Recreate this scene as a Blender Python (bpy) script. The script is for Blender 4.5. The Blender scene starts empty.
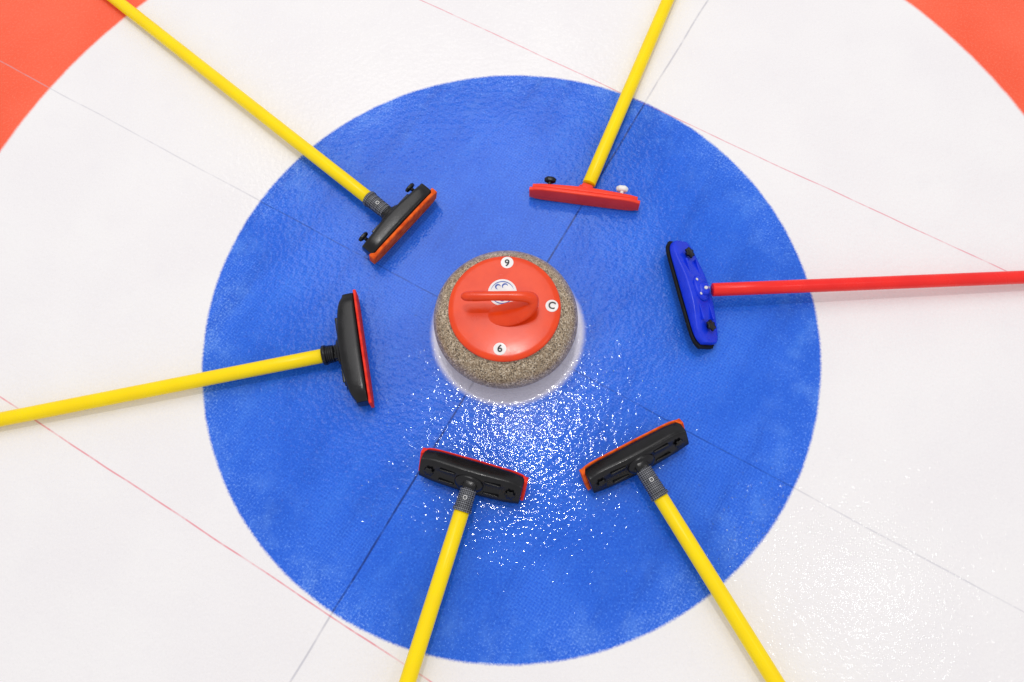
import bpy, bmesh, math, random
from mathutils import Matrix, Vector
random.seed(4)
scene=bpy.context.scene
col=scene.collection
scene.view_settings.view_transform='Standard'
scene.view_settings.look='None'
scene.view_settings.exposure=0

# ---------------------------------------------------------------- materials
def new_mat(name):
    m=bpy.data.materials.new(name); m.use_nodes=True
    nt=m.node_tree
    return m,nt,nt.nodes['Principled BSDF']
class G:
    """tiny helper for node graphs"""
    def __init__(s,nt): s.nt=nt
    def n(s,t,**k):
        nd=s.nt.nodes.new(t)
        for a,b in k.items(): setattr(nd,a,b)
        return nd
    def put(s,inp,v):
        if isinstance(v,bpy.types.NodeSocket): s.nt.links.new(v,inp)
        else: inp.default_value=v
    def m(s,op,a,b=0.0,c=0.0,clamp=False):
        nd=s.n('ShaderNodeMath',operation=op,use_clamp=clamp)
        s.put(nd.inputs[0],a); s.put(nd.inputs[1],b); s.put(nd.inputs[2],c)
        return nd.outputs[0]
    def mix(s,f,a,b):
        nd=s.n('ShaderNodeMix',data_type='RGBA')
        s.put(nd.inputs[0],f)
        s.put(nd.inputs[6],a if not isinstance(a,tuple) else (*a,1)[:4])
        s.put(nd.inputs[7],b if not isinstance(b,tuple) else (*b,1)[:4])
        return nd.outputs[2]
    def ramp(s,v,lo,hi,a=0.0,b=1.0,smooth=True):
        nd=s.n('ShaderNodeMapRange',interpolation_type='SMOOTHSTEP' if smooth else 'LINEAR')
        s.put(nd.inputs[0],v); s.put(nd.inputs[1],lo); s.put(nd.inputs[2],hi); s.put(nd.inputs[3],a); s.put(nd.inputs[4],b)
        return nd.outputs[0]
    def noise(s,vec,scale,detail=2,rough=.5,dist=0):
        nd=s.n('ShaderNodeTexNoise')
        s.nt.links.new(vec,nd.inputs['Vector'])
        nd.inputs['Scale'].default_value=scale; nd.inputs['Detail'].default_value=detail
        nd.inputs['Roughness'].default_value=rough; nd.inputs['Distortion'].default_value=dist
        return nd.outputs[0]
    def mapping(s,vec,rot=0,scale=(1,1,1),loc=(0,0,0)):
        nd=s.n('ShaderNodeMapping'); s.nt.links.new(vec,nd.inputs[0])
        nd.inputs[1].default_value=loc; nd.inputs[2].default_value=(0,0,rot); nd.inputs[3].default_value=scale
        return nd.outputs[0]

def ice_material():
    m,nt,bs=new_mat('painted_ice'); g=G(nt)
    P=g.n('ShaderNodeTexCoord').outputs['Object']
    sp=g.n('ShaderNodeSeparateXYZ'); nt.links.new(P,sp.inputs[0])
    X,Y=sp.outputs[0],sp.outputs[1]
    r=g.m('SQRT',g.m('ADD',g.m('MULTIPLY',X,X),g.m('MULTIPLY',Y,Y)))
    n_fine=g.noise(P,220,3,.8)
    n_big=g.noise(P,4,2,.6)
    n_mid=g.noise(P,19,4,.65)
    rj=g.m('ADD',r,g.m('ADD',g.m('MULTIPLY',g.m('SUBTRACT',n_mid,.5),.004),g.m('MULTIPLY',g.m('SUBTRACT',n_fine,.5),.007)))
    white=g.mix(g.ramp(n_big,.3,.7),(.860,.838,.852),(.885,.868,.875))
    white=g.mix(g.ramp(n_fine,.5,.75,0,.5),white,(.94,.93,.93))
    white=g.mix(g.ramp(n_fine,.47,.30,0,.30),white,(.78,.765,.79))
    white=g.mix(g.ramp(n_mid,.5,.75,0,.20),white,(.80,.78,.81))
    # brushed streaks running with the sheet
    rotd=g.n('ShaderNodeVectorRotate',rotation_type='Z_AXIS'); nt.links.new(P,rotd.inputs['Vector']); rotd.inputs['Angle'].default_value=math.radians(-60)
    streak=g.noise(g.mapping(rotd.outputs[0],0,(2.5,13,1)),1.0,4,.65)
    blue=g.mix(g.ramp(n_big,.3,.7),(.012,.112,.69),(.018,.130,.78))
    blue=g.mix(g.ramp(streak,.48,.72,0,.55),blue,(.006,.074,.52))
    blue=g.mix(g.ramp(streak,.47,.28,0,.30),blue,(.05,.23,.90))
    # woven print of the dyed layer
    for rot in (math.radians(32),math.radians(122)):
        mp=g.n('ShaderNodeSeparateXYZ'); nt.links.new(g.mapping(P,rot),mp.inputs[0])
        s=g.m('SINE',g.m('MULTIPLY',mp.outputs[0],1150))
        blue=g.mix(g.m('MULTIPLY',g.ramp(s,-.2,1),g.ramp(n_big,.42,.60,.03,.18)),blue,(.09,.28,.92))
    # pebble shading painted into the blue as random light and dark grain
    blue=g.mix(g.ramp(n_fine,.52,.66,0,.50),blue,(.065,.26,.94))
    blue=g.mix(g.ramp(n_fine,.47,.32,0,.60),blue,(.005,.060,.46))
    # grainy frost creeping in from the rim, and thin frosty scuffs inside
    fr=g.ramp(r,.42,.625)
    thr=g.m('SUBTRACT',.79,g.m('MULTIPLY',fr,g.m('ADD',g.ramp(n_big,.35,.65,.13,.22),g.ramp(n_mid,.35,.65,0,.05))))
    frost=g.ramp(g.m('SUBTRACT',n_fine,thr),-.08,.12)
    blue=g.mix(g.m('MULTIPLY',frost,.48),blue,(.32,.50,.95))
    blue=g.mix(g.m('MULTIPLY',g.m('MAXIMUM',fr,.25),g.ramp(n_mid,.45,.70,.04,.28)),blue,(.16,.38,.95))
    red=g.mix(g.ramp(n_big,.3,.7),(.92,.105,.045),(.96,.135,.065))
    red=g.mix(g.ramp(n_fine,.46,.74,0,.40),red,(1,.27,.16))
    btn=(.72,.71,.86)
    e=.0034
    inner=g.ramp(rj,.144,.158)
    c=g.mix(inner,btn,blue)
    inblue=g.m('MULTIPLY',inner,g.ramp(rj,.61+e,.61-e))
    c=g.mix(g.ramp(rj,.61-e,.61+e),c,white)
    c=g.mix(g.ramp(rj,1.21-e*1.5,1.21+e*1.5),c,red)
    c=g.mix(g.ramp(rj,1.83-e,1.83+e),c,white)
    # threads frozen in the ice
    br=g.ramp(n_mid,.33,.58,.35,1)
    wob=g.m('MULTIPLY',g.m('SUBTRACT',n_big,.5),.008)
    for p,q,w,cw,cb,sw,sb in [((-1.057,.591),(.898,-.514),.0019,(.45,.45,.52),(.006,.045,.30),.40,.60),
              ((.455,.814),(-.368,-.642),.0025,(.36,.36,.44),(.004,.02,.16),.5,.85),
              ((-.217,.827),(.984,.133),.0018,(.78,.20,.27),(.22,.06,.34),.65,.45),
              ((-1.001,-.137),(-.126,-.638),.0019,(.80,.14,.20),(.16,.02,.22),.7,.65)]:
        dx,dy=q[0]-p[0],q[1]-p[1]; L=math.hypot(dx,dy); nx,ny=-dy/L,dx/L
        cc=nx*p[0]+ny*p[1]
        d=g.m('ABSOLUTE',g.m('ADD',g.m('SUBTRACT',g.m('ADD',g.m('MULTIPLY',X,nx),g.m('MULTIPLY',Y,ny)),cc),wob))
        k=g.m('MULTIPLY',g.ramp(d,w*.2,w*1.3,1,0),br)
        c=g.mix(g.m('MULTIPLY',k,g.ramp(inblue,0,1,sw,sb)),c,g.mix(inblue,cw,cb))
    nt.links.new(c,bs.inputs['Base Color'])
    bs.inputs['Roughness'].default_value=.6
    bs.inputs['Specular IOR Level'].default_value=0
    # wet clear pebbled skin
    bs.inputs['Coat Weight'].default_value=1
    bs.inputs['Coat IOR'].default_value=1.36
    bs.inputs['Coat Roughness'].default_value=.055
    hgt=g.noise(P,88,2,.55)
    bp=g.n('ShaderNodeBump'); bp.inputs['Strength'].default_value=1; bp.inputs['Distance'].default_value=.00125
    nt.links.new(hgt,bp.inputs['Height']); nt.links.new(bp.outputs[0],bs.inputs['Coat Normal']); nt.links.new(bp.outputs[0],bs.inputs['Normal'])
    return m

def plastic(name,c,rough=.4,c2=None,scale=60,bump=.15,spec=.5):
    m,nt,bs=new_mat(name); g=G(nt)
    P=g.n('ShaderNodeTexCoord').outputs['Object']
    n=g.noise(P,scale,3,.6)
    c2=c2 or tuple(x*.8 for x in c)
    nt.links.new(g.mix(g.ramp(n,.35,.7),c,c2),bs.inputs['Base Color'])
    nt.links.new(g.ramp(n,.3,.7,rough*.8,rough*1.25),bs.inputs['Roughness'])
    bs.inputs['Specular IOR Level'].default_value=spec
    bp=g.n('ShaderNodeBump'); bp.inputs['Strength'].default_value=bump; bp.inputs['Distance'].default_value=.0005
    nt.links.new(g.noise(P,900,1,.5),bp.inputs['Height']); nt.links.new(bp.outputs[0],bs.inputs['Normal'])
    return m

def granite():
    m,nt,bs=new_mat('granite'); g=G(nt)
    P=g.n('ShaderNodeTexCoord').outputs['Object']
    sp=g.n('ShaderNodeSeparateXYZ'); nt.links.new(P,sp.inputs[0])
    v=g.n('ShaderNodeTexVoronoi'); nt.links.new(P,v.inputs['Vector']); v.inputs['Scale'].default_value=500
    sc=g.n('ShaderNodeSeparateColor'); nt.links.new(v.outputs['Color'],sc.inputs[0])
    a,b,d=sc.outputs
    c=g.mix(g.ramp(a,.2,.9),(.29,.21,.13),(.49,.385,.26))
    c=g.mix(g.ramp(b,.77,.82,0,.88),c,(.045,.032,.02))
    c=g.mix(g.ramp(d,.80,.85,0,.82),c,(.74,.64,.49))
    c=g.mix(g.ramp(g.noise(P,90,2,.6),.42,.68,0,.45),c,(.19,.135,.08))
    z=sp.outputs[2]
    band=g.m('MULTIPLY',g.ramp(z,.044,.047),g.ramp(z,.075,.072))
    c=g.mix(g.m('MULTIPLY',band,.25),c,(.44,.36,.26))
    nt.links.new(c,bs.inputs['Base Color'])
    nt.links.new(g.ramp(band,0,1,.28,.55),bs.inputs['Roughness'])
    return m

def grip_mat():
    m,nt,bs=new_mat('knurled_rubber'); g=G(nt)
    P=g.n('ShaderNodeTexCoord').outputs['Object']
    ck=g.n('ShaderNodeTexChecker'); nt.links.new(g.mapping(P,math.radians(45),(1,1,.001)),ck.inputs[0]); ck.inputs['Scale'].default_value=420
    c=g.mix(g.m('MULTIPLY',ck.outputs['Fac'],g.ramp(g.noise(P,90,2),.3,.6,.5,1)),(.010,.010,.013),(.20,.21,.24))
    nt.links.new(c,bs.inputs['Base Color']); bs.inputs['Roughness'].default_value=.4
    return m

M={}
M['ice']=ice_material()
M['granite']=granite()
M['grip']=grip_mat()
M['stone_red']=plastic('red_handle_plastic',(.84,.062,.008),.22,(.77,.050,.007),25,.06,spec=.35)
M['black']=plastic('black_plastic',(.004,.004,.005),.22,(.007,.007,.009),40,.2,spec=.34)
M['rubber']=plastic('black_rubber',(.006,.006,.007),.6,spec=.25)
M['yellow']=plastic('yellow_painted_pole',(1.0,.75,.001),.28,(.99,.71,.001),12,.08,spec=.25)
M['redpole']=plastic('red_painted_pole',(.94,.024,.018),.28,(.86,.018,.016),12,.08,spec=.3)
M['orange']=plastic('orange_pad_fabric',(.90,.14,.012),.75,(.62,.065,.01),70,.4,spec=.2)
M['red']=plastic('red_pad_fabric',(.92,.045,.02),.7,(.74,.025,.015),70,.4,spec=.2)
M['redhead']=plastic('red_head_plastic',(.95,.055,.022),.35,(.88,.045,.02),30,spec=.3)
M['blue']=plastic('blue_plastic',(.004,.032,.66),.28,(.008,.042,.74),30,spec=.3)
M['white']=plastic('white_plastic',(.85,.85,.83),.4,(.78,.78,.77),30)
M['ink']=plastic('black_ink',(.01,.01,.012),.5)
M['blueink']=plastic('blue_ink',(.015,.09,.48),.5)
M['steel']=plastic('bright_bolt_metal',(.75,.75,.76),.3,(.5,.5,.52),80)

# ---------------------------------------------------------------- mesh helpers
def obj_from_bm(name,bm,mats,parent=None,smooth=True,loc=(0,0,0),rot=(0,0,0)):
    bmesh.ops.recalc_face_normals(bm,faces=bm.faces[:])
    me=bpy.data.meshes.new(name); bm.to_mesh(me); bm.free()
    for mt in mats: me.materials.append(mt)
    if smooth:
        for p in me.polygons: p.use_smooth=True
    o=bpy.data.objects.new(name,me); col.objects.link(o)
    o.location=loc; o.rotation_euler=rot
    if parent: o.parent=parent
    return o
def lathe(bm,prof,seg=48,M4=Matrix(),mi=0,sq=(1,1)):
    """profile of (radius, height) revolved about local Z, moved by M4"""
    rings=[]
    for r,z in prof:
        if r<1e-6: rings.append([bm.verts.new(M4@Vector((0,0,z)))])
        else: rings.append([bm.verts.new(M4@Vector((sq[0]*r*math.cos(2*math.pi*i/seg),sq[1]*r*math.sin(2*math.pi*i/seg),z))) for i in range(seg)])
    for a,b in zip(rings,rings[1:]):
        for i in range(seg):
            j=(i+1)%seg
            if len(a)==1 and len(b)==1: continue
            if len(a)==1: f=bm.faces.new((a[0],b[i],b[j]))
            elif len(b)==1: f=bm.faces.new((a[i],a[j],b[0]))
            else: f=bm.faces.new((a[i],a[j],b[j],b[i]))
            f.material_index=mi
def box(bm,size,M4=Matrix(),mi=0,bev=.002):
    r=bmesh.ops.create_cube(bm,size=1,matrix=M4@Matrix.Diagonal((*size,1)))
    vs=r['verts']; es=list({e for v in vs for e in v.link_edges})
    for f in {f for v in vs for f in v.link_faces}: f.material_index=mi
    if bev: bmesh.ops.bevel(bm,geom=es,offset=bev,segments=3,affect='EDGES',profile=.5)
def sweep(bm,pts,rads,seg=20,mi=0):
    """tube with per-point (horizontal, vertical) radii"""
    P=[Vector(p) for p in pts]; rings=[]
    for i,p in enumerate(P):
        t=(P[min(i+1,len(P)-1)]-P[max(i-1,0)]).normalized()
        side=Vector((0,1,0)); side=(side-t*side.dot(t)).normalized(); up=t.cross(side).normalized()
        a,b=rads[i]
        rings.append([bm.verts.new(p+side*a*math.cos(2*math.pi*k/seg)+up*b*math.sin(2*math.pi*k/seg)) for k in range(seg)])
    for A,B in zip(rings,rings[1:]):
        for k in range(seg): bm.faces.new((A[k],A[(k+1)%seg],B[(k+1)%seg],B[k])).material_index=mi
    bm.faces.new(rings[0]).material_index=mi; bm.faces.new(rings[-1]).material_index=mi
def text_into(bm,s,size,M4,mi):
    cu=bpy.data.curves.new('t','FONT'); cu.body=s; cu.size=size; cu.align_x='CENTER'; cu.align_y='CENTER'; cu.extrude=.0002; cu.offset=size*.02
    o=bpy.data.objects.new('t',cu); col.objects.link(o)
    dg=bpy.context.evaluated_depsgraph_get(); me=bpy.data.meshes.new_from_object(o.evaluated_get(dg))
    t=bmesh.new(); t.from_mesh(me); 
    bmesh.ops.transform(t,matrix=M4,verts=t.verts[:])
    vm={v:bm.verts.new(v.co) for v in t.verts}
    for f in t.faces:
        try: bm.faces.new([vm[v] for v in f.verts]).material_index=mi
        except ValueError: pass
    t.free(); bpy.data.objects.remove(o); bpy.data.curves.remove(cu); bpy.data.meshes.remove(me)
def spline(ctrl,n=8):
    """Catmull-Rom through tuples"""
    C=[Vector(c) for c in ctrl]; C=[C[0]*2-C[1]]+C+[C[-1]*2-C[-2]]; out=[]
    for i in range(1,len(C)-2):
        for k in range(n):
            t=k/n; a,b,c,d=C[i-1:i+3]
            out.append(.5*((2*b)+(c-a)*t+(2*a-5*b+4*c-d)*t*t+(3*b-a-3*c+d)*t**3))
    out.append(C[-2]); return out

# ---------------------------------------------------------------- the ice
def ring(name,r0,r1,seg=256):
    bm=bmesh.new()
    if r0==0:
        bm.faces.new([bm.verts.new((r1*math.cos(2*math.pi*i/seg),r1*math.sin(2*math.pi*i/seg),0)) for i in range(seg)])
    else:
        A=[bm.verts.new((r0*math.cos(2*math.pi*i/seg),r0*math.sin(2*math.pi*i/seg),0)) for i in range(seg)]
        B=[bm.verts.new((r1*math.cos(2*math.pi*i/seg),r1*math.sin(2*math.pi*i/seg),0)) for i in range(seg)]
        for i in range(seg): bm.faces.new((A[i],B[i],B[(i+1)%seg],A[(i+1)%seg]))
    o=obj_from_bm(name,bm,[M['ice']],smooth=False)
    if o.data.polygons[0].normal.z<0: o.data.flip_normals()
    o['kind']='structure'
ring('white_button',0,.152); ring('blue_ring',.152,.61); ring('white_ring',.61,1.21); ring('red_ring',1.21,1.83); ring('ice_sheet',1.83,8)

# ---------------------------------------------------------------- the stone
st=bpy.data.objects.new('curling_stone',None); col.objects.link(st); st.empty_display_size=.1
st.location=(-.002,.005,0)
st['label']='speckled brown granite curling stone with red handle on the button'; st['category']='curling stone'
bm=bmesh.new()
prof=[(0,.006),(.050,.006),(.058,.002),(.063,.0),(.068,.002),(.085,.008),(.105,.016),(.120,.026),(.130,.037),(.1355,.046),(.1375,.053),(.138,.060),(.1375,.067),(.1355,.075),(.131,.084),(.124,.093),(.115,.101),(.106,.107),(.100,.110),(.06,.111),(0,.111)]
lathe(bm,prof,96)
obj_from_bm('granite_body',bm,[M['granite']],st)
bm=bmesh.new()
lathe(bm,[(0,.1115),(.1005,.1115),(.1030,.1125),(.1040,.1145),(.1033,.1172),(.100,.1188),(.092,.1196),(.07,.1205),(.03,.1212),(0,.1214)],96)
cap=obj_from_bm('handle_cap',bm,[M['stone_red']],st)
# goose-neck grip: one smooth skin from the broad low foot on the cap to the tip
bm=bmesh.new()
ctrl=[(-.050,-.016,.1165),(-.026,-.016,.1188),(.004,-.016,.1225),(.030,-.012,.1300),(.049,-.006,.142),(.053,.000,.153),(.043,.003,.1605),(.016,.004,.163),(-.02,.004,.1635),(-.048,.004,.163),(-.068,.004,.162),(-.076,.004,.162)]
rc=[(.006,.001),(.016,.003),(.023,.007),(.022,.010),(.017,.011),(.0130,.0100),(.0105,.0092),(.0092,.0086),(.0087,.0083),(.0094,.0088),(.0083,.0078),(.003,.003)]
pp=spline(ctrl,6); rr=[(v.x,v.y) for v in spline([(a,b,0) for a,b in rc],6)]
sweep(bm,pp,rr,28)
obj_from_bm('grip',bm,[M['stone_red']],cap)
def sticker(x,y,r,txt,ang,size,z):
    bm=bmesh.new()
    lathe(bm,[(0,.0008),(r-.0005,.0008),(r,0)],40,Matrix.Translation((x,y,z)))
    if txt: text_into(bm,txt,size,Matrix.Translation((x,y,z+.0011))@Matrix.Rotation(ang,4,'Z'),1)
    return bm
for (x,y,a,t) in [(.004,.089,math.pi,'6'),(-.007,-.081,0,'6'),(.087,.002,-.25,'C')]:
    obj_from_bm('number_sticker',sticker(x,y,.0120,t,a,.019,.1197),[M['white'],M['ink']],cap,smooth=False)
cx,cy=-.004,.028
bm=sticker(cx,cy,.027,'',0,.01,.1206)
def arc(r0,r1,a0,a1,ox=0,oy=0,z=.1217):
    n=20; vs=[]
    for i in range(n+1):
        t=a0+(a1-a0)*i/n; w=.12+.88*math.sin(math.pi*i/n); rm=(r0+r1)/2
        vs.append((bm.verts.new((cx+ox+(rm-(rm-r0)*w)*math.cos(t),cy+oy+(rm-(rm-r0)*w)*math.sin(t),z)),bm.verts.new((cx+ox+(rm+(r1-rm)*w)*math.cos(t),cy+oy+(rm+(r1-rm)*w)*math.sin(t),z))))
    for a,b in zip(vs,vs[1:]): bm.faces.new((a[0],a[1],b[1],b[0])).material_index=1
arc(.0208,.0226,.3,2.9); arc(.0208,.0226,3.5,6.0); arc(.0035,.0065,.2,3.9,.005,.012); arc(.003,.006,.2,4.6,-.008,.011); arc(.0035,.006,3.2,6.2,0,-.012); arc(.002,.004,0,6,.008,-.013)
obj_from_bm('centre_sticker',bm,[M['white'],M['blueink']],cap,smooth=False)

# ---------------------------------------------------------------- brooms
RY=Matrix.Rotation(-math.pi/2,4,'X')   # local Z of a lathe -> +Y
S=[-1,-.985,-.95,-.89,-.78,-.65,-.5,-.36,-.24,-.12,0,.12,.24,.36,.5,.65,.78,.89,.95,.985,1]
def section_loft(bm,L,W,tfun,y0,mi=0,full=True,endw=.72):
    rings=[]
    for s in S:
        w=W*max(.0,(1-abs(s)**12))**(1/2.6)
        w=max(w,W*endw)*(1-.04*abs(s))
        t=tfun(abs(s))
        if full:
            g=.10*t if .2<abs(s)<.7 else 0     # shallow recess moulded between the ribs
            sec=[(0,-w),(0,-.6*w),(0,0),(0,.6*w),(0,w),(.25*t,w),(.60*t,.98*w),(.86*t,.93*w),(.98*t,.80*w),(t,.5*w),(t-g,0),(t,-.5*w),(.98*t,-.80*w),(.86*t,-.93*w),(.60*t,-.98*w),(.25*t,-w)]
        else: sec=[(0,-w*.93),(0,0),(0,w*.93),(t*.25,w),(t*.75,w),(t,w*.98),(t,0),(t,-w*.98),(t*.75,-w),(t*.25,-w)]
        rings.append([bm.verts.new((s*L/2,y0+y,z)) for y,z in sec])
    n=len(rings[0])
    for A,B in zip(rings,rings[1:]):
        for k in range(n): bm.faces.new((A[k],A[(k+1)%n],B[(k+1)%n],B[k])).material_index=mi
    bm.faces.new(rings[0]).material_index=mi; bm.faces.new(rings[-1]).material_index=mi

def knob(bm,M4,r=.0085,h=.016,wing=False):
    lathe(bm,[(0,0),(.0038,0),(.0038,h*.7)],16,M4)
    seg=30; zs=[(.75,h*.5),(1,h*.58),(1,h*.88),(.8,h),(0,h)]; lob=.16
    if wing:
        M4=M4@Matrix.Diagonal((1.25,.75,1,1)); zs=[(.55,h*.55),(.9,h*.62),(1,h*.9),(.85,h),(0,h*.95)]; lob=.05
    rings=[]
    for k,z in zs:
        if k==0: rings.append([bm.verts.new(M4@Vector((0,0,z)))]); continue
        rings.append([bm.verts.new(M4@Vector((k*r*(1+lob*math.cos(6*2*math.pi*i/seg))*math.cos(2*math.pi*i/seg),k*r*(1+lob*math.cos(6*2*math.pi*i/seg))*math.sin(2*math.pi*i/seg),z))) for i in range(seg)])
    for a,b in zip(rings,rings[1:]):
        for i in range(seg):
            j=(i+1)%seg
            if len(b)==1: bm.faces.new((a[i],a[j],b[0]))
            else: bm.faces.new((a[i],a[j],b[j],b[i]))
    bm.faces.new(rings[0])

def broom(label,pf,pe,hc,e1,e2,body,padm,pole,tilt,thick=.036,endthick=.026,W=.027,collar=True,knobs=('black','black'),kr=.0085,kh=.013,roll=0,padt=.006,lip=.014,rim=.0014,kpos=.36,collar_mat='grip',ribs=True,endw=.72,cr=1.0,pull=0,lens=False,wing=False,R=.0139,bolts=False):
    pf,pe,hc,e1,e2=[Vector((*p,0)) for p in (pf,pe,hc,e1,e2)]
    d=(pf-pe).normalized()
    root=pe+d*((hc-pe).dot(d))          # foot of the head centre on the pole axis
    yaw=math.atan2(d.y,d.x)-math.pi/2
    e=bpy.data.objects.new('curling_broom',None); col.objects.link(e); e.empty_display_size=.1
    e.location=root; e.rotation_euler=(0,0,yaw)
    e['label']=label; e['category']='curling broom'; e['group']='curling brooms laid around the stone'
    L=(e2-e1).length; ax=(e2-e1).normalized(); mid=(e1+e2)/2
    loc=Matrix.Rotation(-yaw,3,'Z')@(mid-root); axl=Matrix.Rotation(-yaw,3,'Z')@ax
    if axl.x<0: axl=-axl; knobs=knobs[::-1]
    hy=math.atan2(axl.y,axl.x)
    Rh=Matrix.Rotation(hy,4,'Z')@Matrix.Rotation(roll,4,'Y')@Matrix.Rotation(tilt,4,'X')
    def tf(s):
        u=min(1,max(0,(s-.12)/.82)); u=u*u*(3-2*u)
        t=thick+(endthick-thick)*u
        if lens: t*=max(.70,(1-s**11)**.5)
        return t
    off=-(thick*.42)
    bm=bmesh.new(); section_loft(bm,L-.010,W,tf,off,endw=endw)
    # moulded hub and fluted ribs on the back
    lathe(bm,[(.022,0),(.021,.004),(.017,.0065),(0,.007)],32,Matrix.Translation((0,off+thick*.97,0))@RY,0,(1.25,.85*min(1,W/.027)))
    if ribs:
        for s in (-1,1):
            for zz in (-.42,.42):
                box(bm,(L*.15,.006,.004),Matrix.Translation((s*L*.21,off+tf(.42)-.0005,zz*W)),0,.0015)
    head=obj_from_bm('broom_head',bm,[M[body]],e)
    sm=head.modifiers.new('round','SUBSURF'); sm.levels=1; sm.render_levels=1
    zmin=min((Rh@v.co).z for v in head.data.vertices)
    pz=min((Rh@Vector((0,off-padt,z))).z for z in (-W,W))
    zc=-min(zmin,pz)+.001
    head.matrix_local=Matrix.Translation((loc.x,loc.y,zc))@Rh
    bm=bmesh.new(); section_loft(bm,L,W+rim,lambda s:(padt if s<.92 else lip),off-padt-.0002,0,False,endw=endw)
    pad=obj_from_bm('pad',bm,[M[padm]],head)
    mb=pad.modifiers.new('round','BEVEL'); mb.width=.0015; mb.segments=2; mb.limit_method='ANGLE'
    for s,km in zip((-1,1),knobs):
        bm=bmesh.new(); knob(bm,Matrix.Translation((s*L*kpos,off+tf(kpos*2)-.0015,0))@RY,kr,kh,wing)
        obj_from_bm('knob',bm,[M[km]],head)
    if bolts:
        for bx,bz in ((-.015,.012),(.015,.012),(0,-.016)):
            bm=bmesh.new(); lathe(bm,[(0,0),(.0028,0),(.0028,.0012),(.0018,.0018),(0,.0018)],16,Matrix.Translation((bx,off+thick*.97+.0058,bz))@RY)
            obj_from_bm('bolt',bm,[M['steel']],head)
    hz=(Rh@Vector((0,off+thick,0))).z+zc; hyy=(Rh@Vector((0,off+thick,0))).y+loc.y
    hz=max(hz,.022)
    plen=1.18
    drop=math.atan2(hz-.0135,plen)
    Rp=Matrix.Rotation(-drop,4,'X')
    bm=bmesh.new()
    box(bm,(.026*cr,.022,.024),Matrix.Translation((0,.002,0)),0,.006)
    lathe(bm,[(0,-.016),(.0055,-.016),(.0055,.016),(0,.016)],20,Matrix.Translation((0,.004,0))@Matrix.Rotation(math.pi/2,4,'Y'),0)
    h=obj_from_bm('hinge',bm,[M[body]],e); h.matrix_local=Matrix.Translation((0,hyy,hz))@Rp
    if bolts:
        bm=bmesh.new(); lathe(bm,[(0,0),(.0036,0),(.0036,.0016),(.0022,.0024),(0,.0024)],20,Matrix.Translation((0,.006,.0118)))
        obj_from_bm('bolt',bm,[M['steel']],h)
    ystart=(pe-root).length-hyy-pull          # where the coloured pole begins
    y0=.008
    if collar:
        cl=max(ystart-y0,.018)
        bm=bmesh.new()
        pr=[(0,y0),(.0130,y0),(.0140,y0+.002)]
        n=max(3,int(cl/.006))
        for i in range(n):
            a=y0+.003+(cl-.010)*i/n; b=(cl-.010)/n
            pr+=[(.0152+.001*i/n,a),(.0152+.001*i/n,a+b*.62),(.0142+.001*i/n,a+b*.72),(.0142+.001*i/n,a+b*.97)]
        pr+=[(.0172,y0+cl-.007),(.0176,y0+cl-.005),(.0176,y0+cl-.001),(.0168,y0+cl),(.0130,y0+cl)]
        lathe(bm,[(r*cr,y) for r,y in pr],36,RY)
        c=obj_from_bm('collar',bm,[M[collar_mat]],e); c.matrix_local=Matrix.Translation((0,hyy,hz))@Rp
        bm=bmesh.new()
        lathe(bm,[(.0028,.0),(.0028,.0006),(.0038,.0006),(.0038,0)],24,Matrix.Translation((0,y0+cl*.42,.0162)))
        if cl>.03: obj_from_bm('round_badge',bm,[M['white']],c)
        ys=y0+cl-.004
    else: ys=max(ystart-.004,.004)
    bm=bmesh.new()
    lathe(bm,[(0,ys),(R-.001,ys),(R,ys+.001)]+[(R,ys+plen*i/10) for i in range(1,10)]+[(R,plen-.004),(R-.002,plen),(0,plen)],40,RY)
    p=obj_from_bm('handle',bm,[M[pole]],e); p.matrix_local=Matrix.Translation((0,hyy,hz))@Rp
    bm=bmesh.new(); lathe(bm,[(0,plen-.02),(R+.0006,plen-.03),(R+.001,plen+.002),(R-.002,plen+.006),(0,plen+.007)],32,RY)
    c=obj_from_bm('end_cap',bm,[M['rubber']],p)
    return e
rad=math.radians
broom('yellow curling broom with black head and orange pad on blue ice',(-.9221,.8115),(-.2916,.2803),(-.2259,.2267),(-.1678,.3048),(-.2881,.1526),'black','orange','yellow',rad(13),W=.026,kpos=.37,kh=.018,endthick=.031,wing=True,kr=.0095,padt=.007)
broom('yellow curling broom with plain red head, one white knob',(.3539,.7873),(.1677,.3214),(.1589,.2953),(.0437,.3112),(.2705,.2769),'redhead','redhead','yellow',rad(-2),thick=.014,endthick=.010,W=.0195,collar=False,knobs=('black','white'),padt=.008,lip=.008,kh=.026,kr=.0098,kpos=.33,ribs=False,endw=.74,wing=True)
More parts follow.
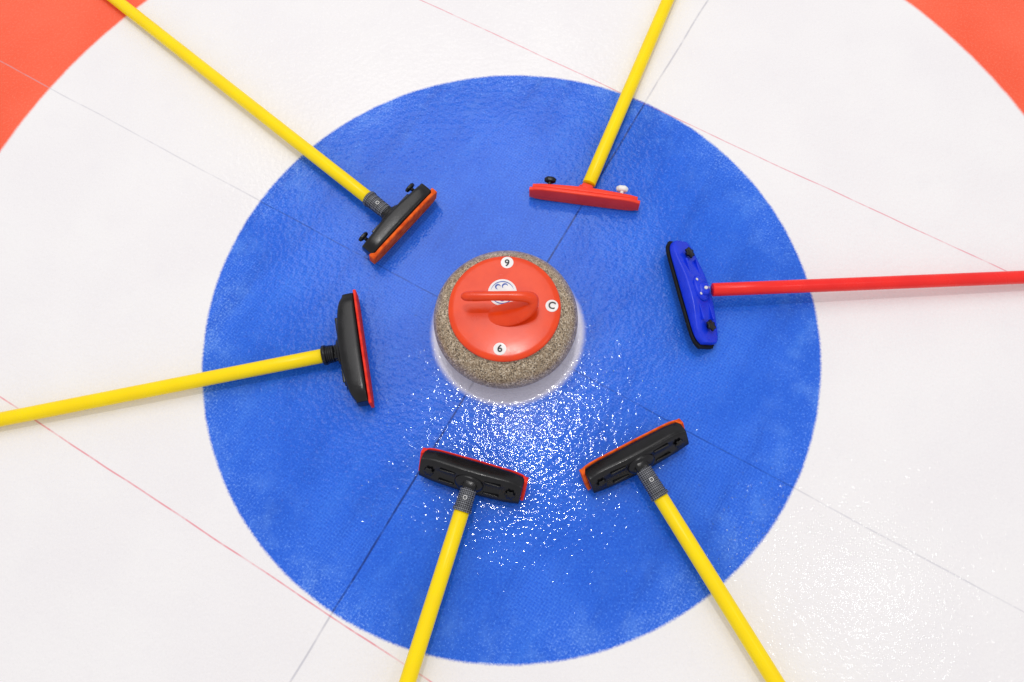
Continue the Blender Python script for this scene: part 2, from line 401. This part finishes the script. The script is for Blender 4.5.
broom('red curling broom with blue head and black pad on blue ice',(1.0062,.1006),(.4046,.0685),(.3647,.0633),(.3451,.1825),(.3899,-.0423),'blue','rubber','redpole',rad(54),collar=False,W=.033,thick=.026,endthick=.014,padt=.008,lip=.008,kr=.0105,kh=.012,kpos=.34,endw=.6,pull=.003,R=.0130,bolts=True)
broom('yellow curling broom with black head, orange pad edge, grey collar',(.452,-.627),(.277,-.328),(.236,-.256),(.146,-.304),(.332,-.208),'black','orange','yellow',rad(38),kpos=.38,kh=.006,padt=.004,rim=.0002,lip=.016,thick=.034,endthick=.030,endw=.84)
broom('yellow curling broom with black head, red pad edge, grey collar',(-.159,-.636),(-.076,-.356),(-.062,-.294),(-.158,-.266),(.036,-.320),'black','red','yellow',rad(42),kpos=.38,kh=.006,padt=.0025,W=.029,rim=-.0006,lip=.016,thick=.034,endthick=.030,endw=.84)
broom('yellow curling broom with black head and collar, red pad',(-.968,-.186),(-.356,-.061),(-.300,-.053),(-.324,.066),(-.275,-.163),'black','red','yellow',rad(4),collar_mat='black',thick=.044,endthick=.035,kpos=.30,kh=.002,ribs=True,padt=.005,lip=.006,cr=1.12,lens=True)

# ---------------------------------------------------------------- rink lights
w=bpy.data.worlds.new('World'); scene.world=w; w.use_nodes=True
bg=w.node_tree.nodes['Background']; bg.inputs[0].default_value=(1,.985,.99,1); bg.inputs[1].default_value=.72
def area(loc,size,power,colr=(1,.98,.965)):
    l=bpy.data.lights.new('ceiling_lamp','AREA'); l.shape='RECTANGLE'; l.size=size[0]; l.size_y=size[1]; l.energy=power; l.color=colr
    o=bpy.data.objects.new('ceiling_lamp',l); col.objects.link(o); o.location=loc
    o.rotation_euler=(Vector((0,0,0))-Vector(loc)).to_track_quat('-Z','Y').to_euler()
area((-.06,.80,5),(.26,.22),44)
area((2.68,-.47,5),(.25,.25),9)
area((-.6,2.6,5),(3,3),62)

cd=bpy.data.cameras.new('camera'); cam=bpy.data.objects.new('camera',cd); col.objects.link(cam); scene.camera=cam
cd.sensor_width=36; cd.lens=735.4*36/1024; cd.clip_start=.01; cd.clip_end=100
cam.matrix_world=Matrix.Translation((.0563,-.4840,1.3784))@Matrix.Rotation(.3242,4,'X')@Matrix.Rotation(.0328,4,'Y')
